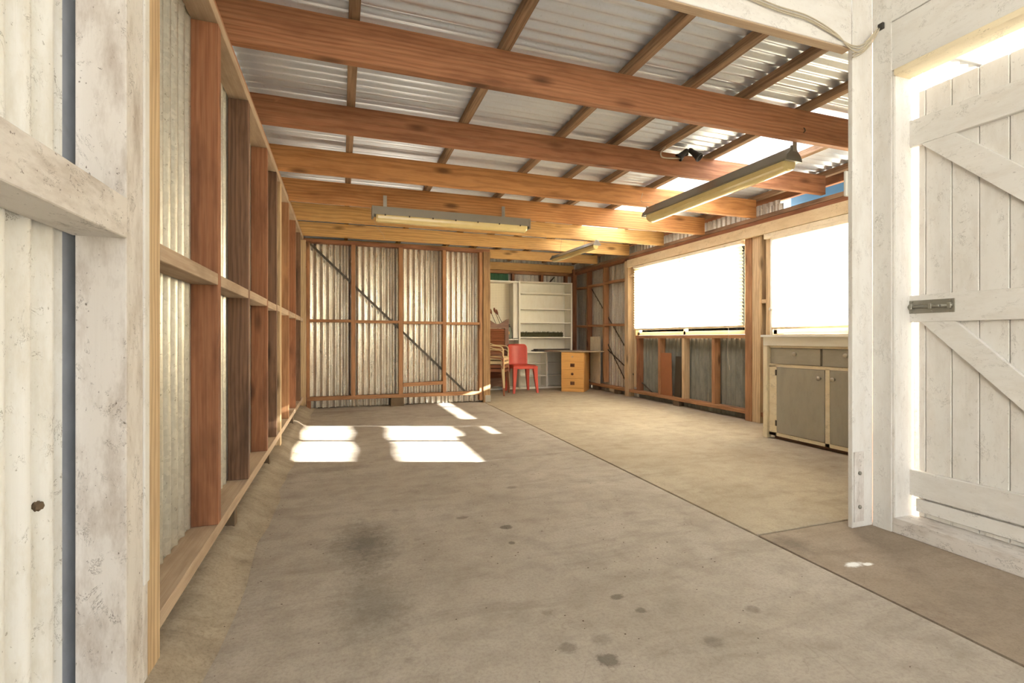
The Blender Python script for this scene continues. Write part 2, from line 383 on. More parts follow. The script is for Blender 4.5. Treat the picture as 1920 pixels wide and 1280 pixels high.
# ================================================================ LEFT WALL
wl = empty('wall_left', (-.5, 3, 0), 'left wall of exposed studs over corrugated iron', 'wall', kind='structure')
for i in range(10):
    y0 = 1.33+i*.76; corr('corrugated_sheet', (-.557, y0, .07), (0, 1, 0), (0, 0, 1), (1, 0, 0), .765, 2.95 if i == 0 else 2.36, 'galv_pale' if i < 2 else 'galv_wall', wl, phase=.2, rag=.01, amp=.012)
studs = [(2.178, 2.226, 'stud'), (2.832, 2.878, 'stud_dark'), (3.50, 3.545, 'stud'), (3.98, 4.025, 'stud_dark'), (4.85, 4.895, 'stud_orange'), (5.55, 5.595, 'stud'), (6.17, 6.215, 'stud_dark')]
for y0, y1, m in studs: box('stud', XL-.093, XL, y0, y1, .175, 2.125, m, wl)
box('post', XL-.08, XL, 4.22, 4.30, .03, 2.125, 'stud_light', wl)
box('post', XL-.093, XL, 1.445, 1.533, .05, 3.0, 'stud_light', wl)     # raw timber end stud
st = box('bottom_plate', XL-.1, XL, 1.533, 4.22, .13, .175, 'plate_dusty', wl)
box('bottom_plate', XL-.1, XL, 4.30, 6.70, .13, .175, 'plate_dusty', wl)
tp = box('top_plate', XL-.093, XL, 1.533, 8.4, 2.125, 2.17, 'plate_dusty', wl)
box('top_plate', XL-.093, XL-.002, 1.533, 8.4, 2.17, 2.19, 'joist_red', wl)
ys = [1.533]+[v for s_ in studs for v in s_[:2]]+[6.62]
for i in range(0, len(ys), 2):
    a, b_ = ys[i], ys[i+1]
    zz = 1.105+R.uniform(-.004, .004)
    if a < 4.2 < b_:
        box('noggin', XL-.09, XL, a, 4.22, zz, zz+.045, 'plate_dusty', wl); box('noggin', XL-.09, XL, 4.30, b_, zz, zz+.045, 'plate_dusty', wl)
    else: box('noggin', XL-.09, XL, a, b_, zz, zz+.045, 'plate_dusty', wl)
for y in (2.50, 3.62, 5.3): box('packer', XL-.09, XL-.002, y, y+.06, .05, .13, 'block', wl)
for i in range(6):     # boards of the upper top plate above each bay, red
    pass
# painted part of the left wall near the entrance
wn = empty('wall_entrance', (-.5, 0, 0), 'white painted end of the left wall', 'wall', kind='structure')
corr('painted_sheet', (-.562, -2.2, -.1), (0, 1, 0), (0, 0, 1), (1, 0, 0), 3.497, 3.1, 'white_sheet', wn, phase=.0, amp=.011)
box('flashing_strip', -.572, -.567, 1.30, 1.46, -.1, 3.0, 'flash', wn)
box('painted_stud', XL-.093, XL, 1.318, 1.415, .02, 3.045, 'white_dirty', wn)
box('cover_strip', XL-.05, XL+.004, 1.415, 1.447, .30, 3.0, 'white', wn)
box('cover_strip', XL-.05, XL, 1.415, 1.447, .0, .30, 'white_dirty', wn)
box('painted_rail', XL-.097, XL+.002, -2.2, 1.318, 1.123, 1.213, 'white_dirty', wn)
box('painted_rail', XL-.097, XL, -2.2, 1.318, .0, .09, 'white_dirty', wn)
box('painted_stud', XL-.093, XL, -.3, -.255, .09, 1.123, 'white_dirty', wn)
# wasp mud nest on painted sheet
bm = bmesh.new(); bmesh.ops.create_icosphere(bm, subdivisions=3, radius=.009)
for v in bm.verts: v.co *= 1+.25*math.sin(v.co.x*900)*math.cos(v.co.y*700)
tag(finish(bm, 'mud_nest', 'block', None, None, (-.552, 1.188, .578), None, True), 'small round brown mud nest stuck on the white painted sheet', 'nest')

# ================================================================ CORNER POSTS, PARTITION
wp = empty('wall_partition', (.76, YP, 0), 'partition wall of studs and streaked corrugated iron', 'wall', kind='structure')
for i in range(4):
    w_ = .60
    corr('corrugated_sheet', (-.44+i*w_, YP+.105, .005), (1, 0, 0), (0, 0, 1), (0, 1, 0), w_+.01, 1.13, 'galv_part', wp, phase=i*.17, rag=.012, amp=.0125)
    corr('corrugated_sheet', (-.44+i*w_, YP+.101, 1.13), (1, 0, 0), (0, 0, 1), (0, 1, 0), w_+.01, 1.03, 'galv_part', wp, phase=i*.17, amp=.0125)
px = [(-.423, -.385), (.112, .165), (.715, .768), (1.303, 1.348), (1.822, 1.872)]
for k, (a, b_) in enumerate(px): box('stud', a, b_, YP, YP+.09, .158 if k < 4 else .03, 2.105, 'stud_orange', wp)
box('top_plate', -.455, 1.975, YP-.005, YP+.09, 2.105, 2.15, 'stud', wp)
box('bottom_plate', -.42, 1.84, YP-.005, YP+.09, .112, .158, 'stud_orange', wp)
for k in range(4): zz = 1.105-.006*k; box('noggin', px[k][1], px[k+1][0], YP, YP+.09, zz, zz+.035, 'stud_orange', wp)
stick('noggin', (.768, YP+.045, .276), (1.303, YP+.045, .292), .09, .045, 'stud_orange', wp)
box('packer', .612, .78, YP-.02, YP+.08, .0, .112, 'block', wp)
box('packer', -.42, -.37, YP, YP+.08, .0, .112, 'stud', wp)
def strap(parent, p0, p1, w, mat='metal_dark', n=(0, -1, 0)):
    bm = bmesh.new(); p0, p1, n = Vector(p0), Vector(p1), Vector(n); d = p1-p0; L = d.length; d.normalize(); s_ = d.cross(n)
    add_stick(bm, (0, 0, 0), d*L, .003, w, s_, 0)
    k = int(L/.1)
    for i in range(1, k):       # tabs where the strap crosses the ribs
        q = d*(L*i/k); add_stick(bm, q-s_*w*.4+n*.002, q+s_*w*.9+n*.002, .003, .012, n, 0)
    return finish(bm, 'brace_strap', mat, parent, None, p0)
strap(wp, (-.39, YP+.08, 2.11), (1.66, YP+.08, .13), .028)
ps = empty('timber_post', (1.93, YP+.04, 0), 'brown timber post at the free end of the corrugated partition', 'post')
box('shaft', 1.877, 1.978, YP-.01, YP+.09, 0, 2.12, 'post_brown', ps)
box('foot_bracket', 1.905, 1.983, YP-.015, YP-.009, .005, .10, 'metal_bright', ps, 0)
box('post', -.50, -.425, YP-.06, YP-.002, .06, 2.12, 'stud_light', wl)

# ================================================================ BACK WALL
wb = empty('wall_back', (3, YB, 0), 'back wall of studs and corrugated iron behind the shelves', 'wall', kind='structure')
for i in range(6):
    x0 = -.5+i*.81; corr('corrugated_sheet', (x0, YB+.1, 0), (1, 0, 0), (0, 0, 1), (0, 1, 0), .82, 2.37, 'galv_wall', wb, phase=.3*i)
corr('corrugated_sheet', (2.05, YB+.082, .1), (1, 0, 0), (0, 0, 1), (0, 1, 0), .84, 2.1, 'green_sheet', wb, amp=.007)
for x in (1.96, 2.93, 3.50, 4.0): box('stud', x, x+.05, YB, YB+.09, 0, 2.08, 'stud', wb)
box('top_plate', -.4, 4.16, YB-.005, YB+.09, 2.08, 2.13, 'stud_orange', wb)
box('header', -.4, 4.16, YB-.04, YB+.05, 2.135, 2.27, 'joist_gold', wb)
strap(wb, (3.55, YB+.06, 1.80), (3.80, YB+.06, 2.06), .025)
box('corner_post', 4.12, 4.2, YB-.08, YB, .0, 2.2, 'stud', wb)

# ================================================================ RIGHT WALL (eave side, with windows)
wr = empty('wall_right', (XR, 5, 0), 'right wall of studs, windows and corrugated sheets', 'wall', kind='structure')
XS = XR+.10
def rsheet(y0, y1, z0, z1, mat, amp=.0085, ph=0):
    n = max(1, round((y1-y0)/.76)); w_ = (y1-y0)/n
    for i in range(n): corr('corrugated_sheet', (XS+.004*(i % 2), y0+i*w_, z0-(.04 if z0 == 0 else 0)), (0, 1, 0), (0, 0, 1), (1, 0, 0), w_+.01, z1-z0+(.04 if z0 == 0 else 0), mat, wr, phase=ph+.1*i, amp=amp)
rsheet(6.45, 8.75, .0, 2.345, 'galv_wall')
rsheet(3.9, 6.45, .0, .92, 'fibro', .012); rsheet(1.66, 3.9, 0, .92, 'galv_wall')
rsheet(3.9, 6.45, 2.0, 2.345, 'galv_wall'); rsheet(1.66, 2.26, .92, 2.0, 'galv_wall'); rsheet(1.66, 3.9, 2.0, 2.20, 'galv_wall')
rsheet(3.86, 4.28, .0, 2.30, 'galv_wall')
for y, m in ((7.93, 'stud'), (7.34, 'stud_orange')): box('stud', XR, XR+.09, y, y+.05, .16, 2.13, m, wr)
box('post', XR-.02, XR+.09, 6.58, 6.68, 0, 2.13, 'stud_light', wr); box('post', XR, XR+.09, 6.40, 6.45, .16, 2.0, 'stud_light', wr)
for y, m in ((6.33, 'stud'), (5.80, 'stud_orange'), (5.29, 'stud_light'), (4.74, 'stud_orange')): box('stud', XR, XR+.09, y, y+.048, .115, .90, m, wr)
box('post', XR-.02, XR+.09, 4.16, 4.25, 0, 2.13, 'stud_orange', wr); box('post', XR-.015, XR+.085, 4.05, 4.155, .0, 2.13, 'stud_light', wr); box('stud', XR, XR+.09, 3.93, 3.99, .115, 2.0, 'stud_light', wr)
box('bottom_plate', XR-.005, XR+.09, 4.25, 8.40, .07, .115, 'stud_orange', wr); box('bottom_plate', XR-.005, XR+.09, 1.8, 4.05, .07, .115, 'stud', wr)
for y in (5.4, 6.9, 7.6): box('packer', XR, XR+.08, y, y+.12, 0, .07, 'block', wr)
box('top_plate', XR-.045, XR+.05, 1.8, 8.45, 2.10, 2.145, 'stud', wr); box('top_plate', XR-.045, XR+.05, 1.8, 8.45, 2.148, 2.19, 'purlin', wr)
box('lintel_board', XR-.06, XR-.02, 1.8, 6.55, 1.985, 2.098, 'cream_wood', wr); box('lintel_trim', XR-.05, XR-.02, 2.2, 3.97, 1.93, 1.983, 'cream', wr)
for z in (1.84, 1.13):
    for a, b_ in ((6.68, 7.34), (7.39, 7.93), (7.98, 8.4)): stick('noggin', (XR+.045, a, z-.02), (XR+.045, b_, z), .09, .04, 'stud_orange', wr)
box('noggin', XR, XR+.09, 6.45, 6.58, 1.84, 1.88, 'stud_light', wr); box('noggin', XR, XR+.09, 3.99, 4.05, 1.27, 1.31, 'stud_light', wr)
box('sill_plate', XR-.005, XR+.09, 4.25, 6.40, .90, .942, 'stud_orange', wr); box('sill_plate', XR-.005, XR+.09, 2.2, 3.93, .90, .942, 'cream', wr)
strap(wr, (XR+.075, 7.92, 1.79), (XR+.075, 6.70, .66), .02, n=(-1, 0, 0)); strap(wr, (XR+.07, 7.34, .80), (XR+.07, 6.70, .12), .02, n=(-1, 0, 0)); strap(wr, (XR+.065, 7.34, .71), (XR+.065, 6.05, .10), .02, n=(-1, 0, 0))
box('eave_beam', XR+.112, XR+.157, 1.7, 8.5, 2.335, 2.47, 'stud', wr)
b_ = box('trim_1', XR+.30, XR+.33, 1.7, 3.95, 2.10, 2.52, 'blue'); tag(b_, 'blue painted fascia board seen through the eave gap', 'fascia', kind='structure')
p = empty('downpipe', (XR+.03, 3.84, .1), 'thin white pipe standing between the window post and the grey cupboard', 'pipe')
tube('pipe', [(XR-.03, 3.885, .12), (XR-.03, 3.885, 1.92)], .016, 'white_plastic', p)
tube('clip', [(XR-.05, 3.885, 1.2), (XR-.01, 3.885, 1.2)], .02, 'white_plastic', p)

def window(name, y0, y1, z0, z1, mull, label):
    w_ = empty(name, (XR+.06, (y0+y1)/2, z0), label, 'window', kind='structure')
    x0, x1 = XR+.03, XR+.085
    bm = bmesh.new(); f = .045; cy = (y0+y1)/2
    add_box(bm, x0, x1, y0, y0+f, z0, z1); add_box(bm, x0, x1, y1-f, y1, z0, z1); add_box(bm, x0, x1, y0, y1, z0, z0+f); add_box(bm, x0, x1, y0, y1, z1-f, z1)
    for m_ in mull: add_box(bm, x0, x1, m_-.02, m_+.02, z0, z1)
    finish(bm, 'window_frame', 'cream', w_, 1)
    box('window_glass', x0+.025, x0+.029, y0+.03, y1-.03, z0+.03, z1-.03, 'glass', w_, 0)
    return w_
window('window_1', 4.26, 6.39, .945, 1.985, (5.32,), 'wide window over the low studs')
window('window_2', 2.25, 3.92, .945, 1.985, (3.07,), 'window above the grey cupboard')
def blind(y0, y1, z0, z1, tilt, label, ladders, cord_y, sag=0):
    t = empty('venetian_blind', (XR-.01, (y0+y1)/2, z1), label, 'blind', 'venetian blinds on the windows')
    xc = XR-.035+.0
    box('headrail', xc-.025, xc+.025, y0, y1, z1-.035, z1, 'cream', t)
    bm = bmesh.new(); z = z0+.03; k = 0
    while z < z1-.05:
        a = tilt(z)+R.uniform(-.05, .05); w2 = .024; ca, sa = math.cos(a), math.sin(a); m = 12; rows = []
        for i in range(m+1):
            y = y0+(y1-y0)*i/m; dz = sag*math.sin(i*1.1+k*.7)*.006
            rows.append([bm.verts.new((xc+u*ca-(1-u*u/w2/w2)*.004*sa, y, z+dz-u*sa+(1-u*u/w2/w2)*.004*ca)) for u in (-w2, -w2/2, 0, w2/2, w2)])
        for i in range(m):
            for q in range(4): bm.faces.new((rows[i][q], rows[i][q+1], rows[i+1][q+1], rows[i+1][q]))
        z += .038; k += 1
    finish(bm, 'slats', 'slat', t, 1, (0, 0, 0), None, True)
    box('bottom_rail', xc-.025, xc+.025, y0, y1, z0-.008, z0+.014, 'cream_wood', t)
    for y in ladders:
        bm = bmesh.new()
        for s_ in (-.026, .026): add_tube(bm, [(xc+s_, y, z1-.02), (xc+s_, y, z0)], .0015, 5)
        add_tube(bm, [(xc-.027, y+.012, z1-.02), (xc-.027, y+.012, z0)], .0015, 5)
        finish(bm, 'ladder_cord', 'cable', t)
    tube('pull_cord', smooth_path([(xc-.04, cord_y, z1-.03), (xc-.045, cord_y, 1.2), (xc-.045, cord_y+.02, .75), (xc-.05, cord_y-.01, .55), (xc-.04, cord_y, .60)]), .002, 'cable', t, 5)
    return t
CL, OP = .95, -.337
blind(4.27, 6.38, 1.03, 1.975, lambda z: CL if z > 1.0 else OP, 'wide cream venetian blind over the low open studs', (4.5, 5.3, 6.1), 4.42)
blind(2.28, 3.865, 1.0, 1.935, lambda z: OP if (1.105 < z < 1.30 or 1.445 < z < 1.60) else CL, 'sagging cream venetian blind above the grey cupboard', (2.6, 3.2, 3.68), 2.5, 1)

# ================================================================ ENTRANCE SIDE: white post, beam, door wall
XD = 2.42
tp_ = empty('painted_post', (2.34, 1.72, 0), 'white painted corner post between workshop and plank door', 'post')
box('shaft', 2.285, XD, 1.668, 1.690, 0, 3.045, 'white', tp_)
sp_ = box('foot_plate', 2.292, 2.355, 1.662, 1.668, .03, .36, 'white_dirty', tp_, .001)
for z in (.10, .26):
    bm = bmesh.new(); lathe(bm, [(.009, 0), (.009, -.006), (.005, -.009)], (0, 0, 0), 'Y', 10); finish(bm, 'bolt', 'metal_grey', tp_, None, (2.323, 1.662, z))
box('corner_strip', XD-.004, XD+.001, 1.58, 1.664, .0, 3.0, 'white', tp_, 0)
bmw = empty('painted_beam', (1, 1.68, 2.27), 'white painted beam across the top right over the workshop opening', 'beam')
box('lower_board', -.45, 2.268, 1.66, 1.705, 2.268, 2.56, 'white', bmw); box('upper_board', -.55, 2.268, 1.66, 1.705, 2.565, 3.045, 'white', bmw)
box('soffit_strip', -.45, 2.268, 1.664, 1.706, 2.262, 2.268, 'plate_dusty', bmw, 0)
wd = empty('wall_door', (XD, 1, 0), 'white board wall around the plank door', 'wall', kind='structure')
box('corner_board', XD, XD+.10, 1.568, 1.668, 0, 2.14, 'white', wd)
box('head_board', XD, XD+.04, -2.2, 1.668, 2.145, 2.37, 'white', wd); box('upper_board', XD-.003, XD+.04, -2.2, 1.668, 2.373, 3.045, 'white', wd)
box('jamb', XD+.002, XD+.115, 1.566, 1.572, .07, 2.135, 'white', wd, 0)
box('door_head', XD-.008, XD+.10, -.2, 1.567, 2.115, 2.143, 'cream', wd)
box('jamb', XD, XD+.10, .55, .66, .0, 2.115, 'white', wd); box('side_boards', XD, XD+.04, -2.2, .55, 0, 2.14, 'white', wd)
box('threshold', XD-.002, XD+.22, .66, 1.572, .0, .07, 'white_dirty', wd)
er = empty('ceiling_entrance', (1, 0, 3), 'higher roof over the entrance bay', 'ceiling', kind='structure')
for i in range(5): corr('roof_sheet', (-.7, -2.25+i*.79, 3.03), (0, 1, 0), (1, 0, 0), (0, 0, 1), .80, 3.15, 'roof', er)
g = box('wall_sun_block', 5.0, 5.15, -7, .75, -.2, 3.05, 'white'); tag(g, 'unseen pale wall added beyond the plank door to block the low sun', 'wall', kind='structure')  # unseen wall, added to keep low sun out of the door gaps
# rear return wall between the door wall and the window wall
wn2 = empty('wall_return', (3.3, 1.76, 0), 'wall hidden behind the white post', 'wall', kind='structure')
box('stud', 2.41, 2.53, 1.692, 1.76, 0, 2.44, 'stud', wn2)  # unseen upright, added to seal a sun gap behind the white post
corr('corrugated_sheet', (2.43, 1.775, 0), (1, 0, 0), (0, 0, 1), (0, 1, 0), 1.9, 2.44, 'galv_wall', wn2)
d = empty('door_1', (2.54, .70, .085), 'white ledged and braced plank door with a sliding bolt', 'door', kind='structure')
XF = 2.545
yv = [1.545, 1.515, 1.412, 1.313, 1.213, 1.113, 1.013, .913, .813, .713, .69]
bm = bmesh.new()
for i in range(len(yv)-1): add_box(bm, XF, XF+.02, yv[i+1]+.0012, yv[i]-.0012, .072, 2.05, .003)
finish(bm, 'door_planks', 'white', d, 2)
box('dark_backing', XF+.009, XF+.013, .70, 1.54, .08, 2.045, 'stud_dark', d, 0)  # added dark sheet: blocks light between planks and draws the dark groove lines
XB = XF-.025
for z0, z1 in ((1.795, 1.92), (.975, 1.10), (.165, .285)): box('door_rail', XB, XF, .70, 1.57, z0, z1, 'white', d)
box('door_rail', XB+.008, XF, .70, 1.545, .095, .155, 'white', d)
for zt, zb in ((1.795, 1.10), (.975, .285)):
    H = zt-zb; y_a, w_ = 1.52, .135
    prism('door_brace', [(y_a, zt), (y_a-w_, zt), (y_a-w_-H*1.0, zb), (y_a-H*1.0, zb)] if y_a-w_-H > .7 else [(y_a, zt), (y_a-w_, zt), (.705, zt-(y_a-w_-.705)), (.705, zt-(y_a-.705))], 0, .022, 'white', d, ((0, 1, 0), (0, 0, 1), (1, 0, 0)), (XB+.002, 0, 0), .0015)
bo = empty('sliding_bolt', (XB, 1.47, 1.04), 'x'); del bo['label']; bo.parent = d; bo.location = Vector((XB, 1.47, 1.04))-wpos(d)
bo['label'] = 'galvanised sliding bolt'
def prt(o): return o
box('bolt_plate', XB-.003, XB, 1.385, 1.572, 1.015, 1.075, 'metal_grey', bo, .0008)
tube('bolt_rod', [(XB-.009, 1.39, 1.045), (XB-.009, 1.585, 1.045)], .0065, 'metal_grey', bo)
bm = bmesh.new()
for y in (1.40, 1.475, 1.555):
    add_box(bm, XB-.017, XB-.002, y-.007, y+.007, 1.033, 1.057)
    for z in (1.022, 1.068): lathe(bm, [(.005, 0), (.005, -.003), (.002, -.004)], (XB-.002, y, z), 'X', 8)
add_box(bm, XB-.03, XB-.012, 1.43, 1.438, 1.04, 1.05)
finish(bm, 'bolt_keepers', 'metal_grey', bo)
# cables draped along beam and corner
ct = empty('electric_cable', (2, 1.65, 2.3), 'old dusty cables sagging along the white beam to the post corner', 'cable')
for k, off in enumerate((0, .008, .02)):
    tube('cable', smooth_path([(1.62, 1.652, 2.355+off), (1.80, 1.65, 2.335+off), (1.98, 1.65, 2.33+off), (2.15, 1.65, 2.295+off*.7), (2.25, 1.648, 2.27-off), (2.33, 1.646, 2.29-off*1.5), (2.40, 1.63, 2.37)]), .003, 'cable', ct, 6)
for k, off in enumerate((.0, .015)):
    tube('cable', smooth_path([(2.268, 1.655, 2.235-off), (2.32, 1.648, 2.262-off), (2.37, 1.64, 2.31-off), (2.41, 1.625, 2.372)]), .003, 'cable', ct, 6)
box('cable_clip', 2.405, 2.42, 1.61, 1.635, 2.36, 2.39, 'dark', ct)
jb = box('junction_box', 2.272, 2.30, 1.690, 1.702, 1.58, 1.70, 'white_plastic'); tag(jb, 'small white switch box on the far side of the white post', 'switch box')

# ================================================================ CEILING: roof sheets, purlins, joists
rz = lambda y: 2.385-.013*(y-2.4)      # joist tops / underside of purlins
cl = empty('ceiling', (2, 4, 2.4), 'corrugated iron roof lining', 'ceiling', kind='structure')
def rsh(x0, x1, y0, mat, nm='roof_sheet', w_=.7605):
    zs = rz(y0)+.065; sl_ = -.013
    U = Vector((0, 1, sl_)); return corr(nm, (x0, y0, zs), U, (1, 0, 0), (0, 0, 1), w_, x1-x0, mat, cl, pitch=.076, amp=.0115, phase=0)
y = 1.69; k = 0
while y < 8.6:
    if 2.4 < y < 6.1: rsh(-.75, 2.93, y, 'roof'); rsh(2.90, 3.62, y, 'skylight', 'skylight_sheet'); rsh(3.58, 4.55, y, 'roof')
    else: rsh(-.75, 4.55, y, 'roof')
    y += .76; k += 1
purl = [-.62, .055, .80, 1.53, 1.97, 2.37, 2.88, 3.56, 4.18]
pl = ['first batten, hidden behind the left wall plate', 'batten running straight back near the left end of the joists', 'battens second from the left', '', '', '', '', '', '']
names = ['roof batten over the left wall plate', 'roof batten nearest the left wall, straight above the concrete floor', 'second roof batten out from the left wall', 'third roof batten out from the left wall', 'fourth roof batten out from the left wall', 'fifth roof batten out, left of the twin spotlight', 'roof batten along the left edge of the bright skylight', 'roof batten along the right edge of the bright skylight', 'roof batten at the eave above the windows']
for x, nm in zip(purl, names):
    o = stick('roof_batten', (x, 1.71, rz(1.71)+.026), (x, 8.5, rz(8.5)+.026), .05, .05, 'purlin'); tag(o, 'rough dusty '+nm, 'batten', 'rough roof battens under the iron')
J = [(2.40, 2.185, .2, 'joist_red', 'deep red brown ceiling joist nearest the entrance, crossing the top of the view'),
     (3.28, 2.20, .19, 'joist_red', 'red brown ceiling joist second from the entrance, carrying the twin spotlight'),
     (4.07, 2.172, .175, 'joist_mid', 'orange brown ceiling joist third from the entrance'),
     (4.85, 2.148, .175, 'joist_mid', 'orange brown ceiling joist from which the wide strip light hangs'),
     (5.65, 2.160, .14, 'joist_gold', 'golden ceiling joist just behind the wide strip light'),
     (6.50, 2.160, .13, 'joist_gold', 'golden ceiling joist right above the partition top plate'),
     (7.49, 2.170, .125, 'joist_gold', 'golden ceiling joist nearest the white shelves')]
for k, (y, z, dep, m, lb) in enumerate(J):
    d_ = rz(y)-z; zr = z+.012
    o = stick('ceiling_joist', (-.53, y+.0225, z+d_/2), (4.155, y+.0225, zr+d_/2-.006), .045, d_-.004, m); tag(o, lb, 'joist', 'ceiling joists')
# ================================================================ STRIP LIGHTS
def strip_light(c, ang, L, label, w=.10, h=.06, style=0, drop=None):
    t = empty('strip_light', c, label, 'light fixture'); t.rotation_euler = (0, 0, ang)
    def P(name, bm, mat, sm=False): 
        o = finish(bm, name, mat, None, 0, (0, 0, 0), None, sm); o.parent = t; return o
    # local: x along the tube, z down from 0 (top)
    bm = bmesh.new(); prof = [(-.022, 0), (.022, 0), (w*.62, -h*.9), (w*.62, -h), (-w*.62, -h), (-w*.62, -h*.9)] if style else [(-w/2, 0), (w/2, 0), (w/2, -h), (-w/2, -h)]
    A = [bm.verts.new((-L/2, a, b2)) for a, b2 in prof]; B = [bm.verts.new((L/2, a, b2)) for a, b2 in prof]; n = len(prof)
    bm.faces.new(A); bm.faces.new(B)
    for i in range(n): bm.faces.new((A[i], A[(i+1) % n], B[(i+1) % n], B[i]))
    P('housing', bm, 'metal_grey')
    bm = bmesh.new(); r = w*.48; q = []
    for i in range(11):
        a = PI*i/10; q.append((-r*math.cos(a), -h-.012-r*.85*math.sin(a)**.7))
    q = [(-r, -h)]+q+[(r, -h)]; rings = []
    for x, s_ in ((-L/2+.03, .86), (-L/2+.045, 1), (L/2-.045, 1), (L/2-.03, .86)): rings.append([bm.verts.new((x, a*s_, -h+(b2+h)*s_)) for a, b2 in q])
    n = len(q)
    for i in range(3):
        for k2 in range(n-1): bm.faces.new((rings[i][k2], rings[i][k2+1], rings[i+1][k2+1], rings[i+1][k2]))
    bm.faces.new(rings[0]); bm.faces.new(rings[-1])
    P('diffuser', bm, 'diffuser', False)
    for s_ in (-1, 1):
        bm = bmesh.new(); xx = s_*(L/2-.004)
        if style:
            e = [(-.022, .012), (.022, .012), (.03, -.02), (w*.55, -h*.6), (w*.64, -h*.95), (w*.64, -h-.006), (-w*.64, -h-.006), (-w*.64, -h*.95), (-w*.55, -h*.6), (-.03, -.02)]
            lo = [bm.verts.new((xx-.004, a, b2)) for a, b2 in e]; hi = [bm.verts.new((xx+.006, a, b2)) for a, b2 in e]
            bm.faces.new(lo); bm.faces.new(hi)
            for i in range(len(e)): bm.faces.new((lo[i], lo[(i+1) % len(e)], hi[(i+1) % len(e)], hi[i]))
        else: add_box(bm, xx-.012, xx+.006, -w/2-.003, w/2+.003, -h-.025, .002)
        P('end_cap', bm, 'metal_grey')
    for i in range(7): bm = bmesh.new(); x = -L/2+L*(i+.5)/7; add_box(bm, x-.006, x+.006, -w*.5-.008, -w*.5+.004, -h-.008, -h+.006); P('clip', bm, 'metal_dark')
    return t
c1 = Vector((1.05, 4.76, 2.125))
t = strip_light(c1, 0.0, 1.56, 'wide fluorescent strip light held by two metal straps to a joist', .12, .075)
for x in (-.66, .53):
    bm = bmesh.new(); add_stick(bm, (x, .072, .14), (x, .072, .0), .034, .003, (0, 1, 0), 0); add_stick(bm, (x, .072, .005), (x+.012, -.03, -.02), .034, .003, (0, 0, 1), 0)
    for z in (.125, .08, .03): lathe(bm, [(.004, .070), (.004, .067), (.002, .066)], (x, 0, z), 'Y', 8)
    o = finish(bm, 'hanging_strap', 'metal_bright', None, None, (0, 0, 0)); o.parent = t
tube('cobweb_string', smooth_path([(.28, 4.72, 2.0), (.31, 4.73, 1.93), (.36, 4.74, 1.88), (.38, 4.75, 1.83)]), .0012, 'cable', t, 5)
p0, p1 = Vector((2.83, 2.46, 2.165)), Vector((2.715, 3.93, 2.12)); dd = p1-p0
t = strip_light((p0+p1)/2, math.atan2(dd.y, dd.x), dd.length, 'grey fluorescent strip light with yellowed diffuser hanging nearest the white post', .12, .085, 1)
t.rotation_euler = (0, math.asin(-(p1.z-p0.z)/dd.length), math.atan2(dd.y, dd.x))
def world_child(o, par):
    bpy.context.view_layer.update(); mw = par.matrix_world.inverted() @ Matrix.Translation(o.location); o.parent = par; o.matrix_parent_inverse = Matrix(); o.matrix_basis = mw
bm = bmesh.new(); add_box(bm, -.017, .017, -.008, -.005, -.03, .055, 0); world_child(finish(bm, 'hanger_plate', 'metal_grey', None, None, p0+Vector((0, 0, 0))), t)
o = tube('hook', smooth_path([(2.83, 2.45, 2.21), (2.835, 2.43, 2.25), (2.845, 2.40, 2.27), (2.85, 2.392, 2.25), (2.84, 2.394, 2.24)]), .003, 'metal_dark', None, 6); world_child(o, t)
o = tube('hanging_wire', smooth_path([(2.735, 3.80, 2.12), (2.74, 3.95, 2.18), (2.73, 4.065, 2.22), (2.74, 4.062, 2.29), (2.745, 4.06, 2.30)]), .002, 'cable', None, 5); world_child(o, t)
p0, p1 = Vector((3.0, 5.42, 2.115)), Vector((2.955, 6.66, 2.11)); dd = p1-p0
t = strip_light((p0+p1)/2, math.atan2(dd.y, dd.x), dd.length, 'small far strip light hanging by wires in front of the last joists', .085, .05, 1)
for a in (.25, .8):
    q = p0+dd*a; o = tube('hanging_wire', [q, q+Vector((0, .02, .05)), q+Vector((.01, -.01, rz(q.y)+.01-q.z))], .0015, 'metal_dark', None, 5); world_child(o, t)
# twin spotlight on the second joist
t = empty('spotlight_fitting', (2.60, 3.27, 2.36), 'dark twin spotlight holder on the second joist', 'spotlight')
for c, d_, L_ in (((2.625, 3.225, 2.392), (.35, -.5, -.62), .10), ((2.585, 3.235, 2.385), (-.45, .25, -.45), .075)):
    bm = bmesh.new(); lathe(bm, [(.012, -.02), (.018, -.012), (.02, .0), (.021, L_*.35), (.024, L_*.38), (.026, L_*.8), (.034, L_*.84), (.035, L_), (.030, L_), (.026, L_*.6), (.002, L_*.55)], (0, 0, 0), n=20)
    q = Vector(d_).to_track_quat('Z', 'Y')
    for v in bm.verts: v.co = q @ v.co
    finish(bm, 'lamp_holder', 'dark', t, None, c, None, True)
bm = bmesh.new(); lathe(bm, [(.022, 0), (.022, .03), (.012, .035)], (2.60, 3.255, 2.365)); finish(bm, 'mount', 'dark', t)
t2 = tube('conduit', smooth_path([(2.36, 2.3, 2.44), (2.36, 3.0, 2.41), (2.36, 3.22, 2.37), (2.37, 3.26, 2.335), (2.42, 3.265, 2.325), (2.58, 3.262, 2.34)]), .006, 'cable', None, 8); tag(t2, 'pale cable looping from a batten to the twin spotlight', 'cable')

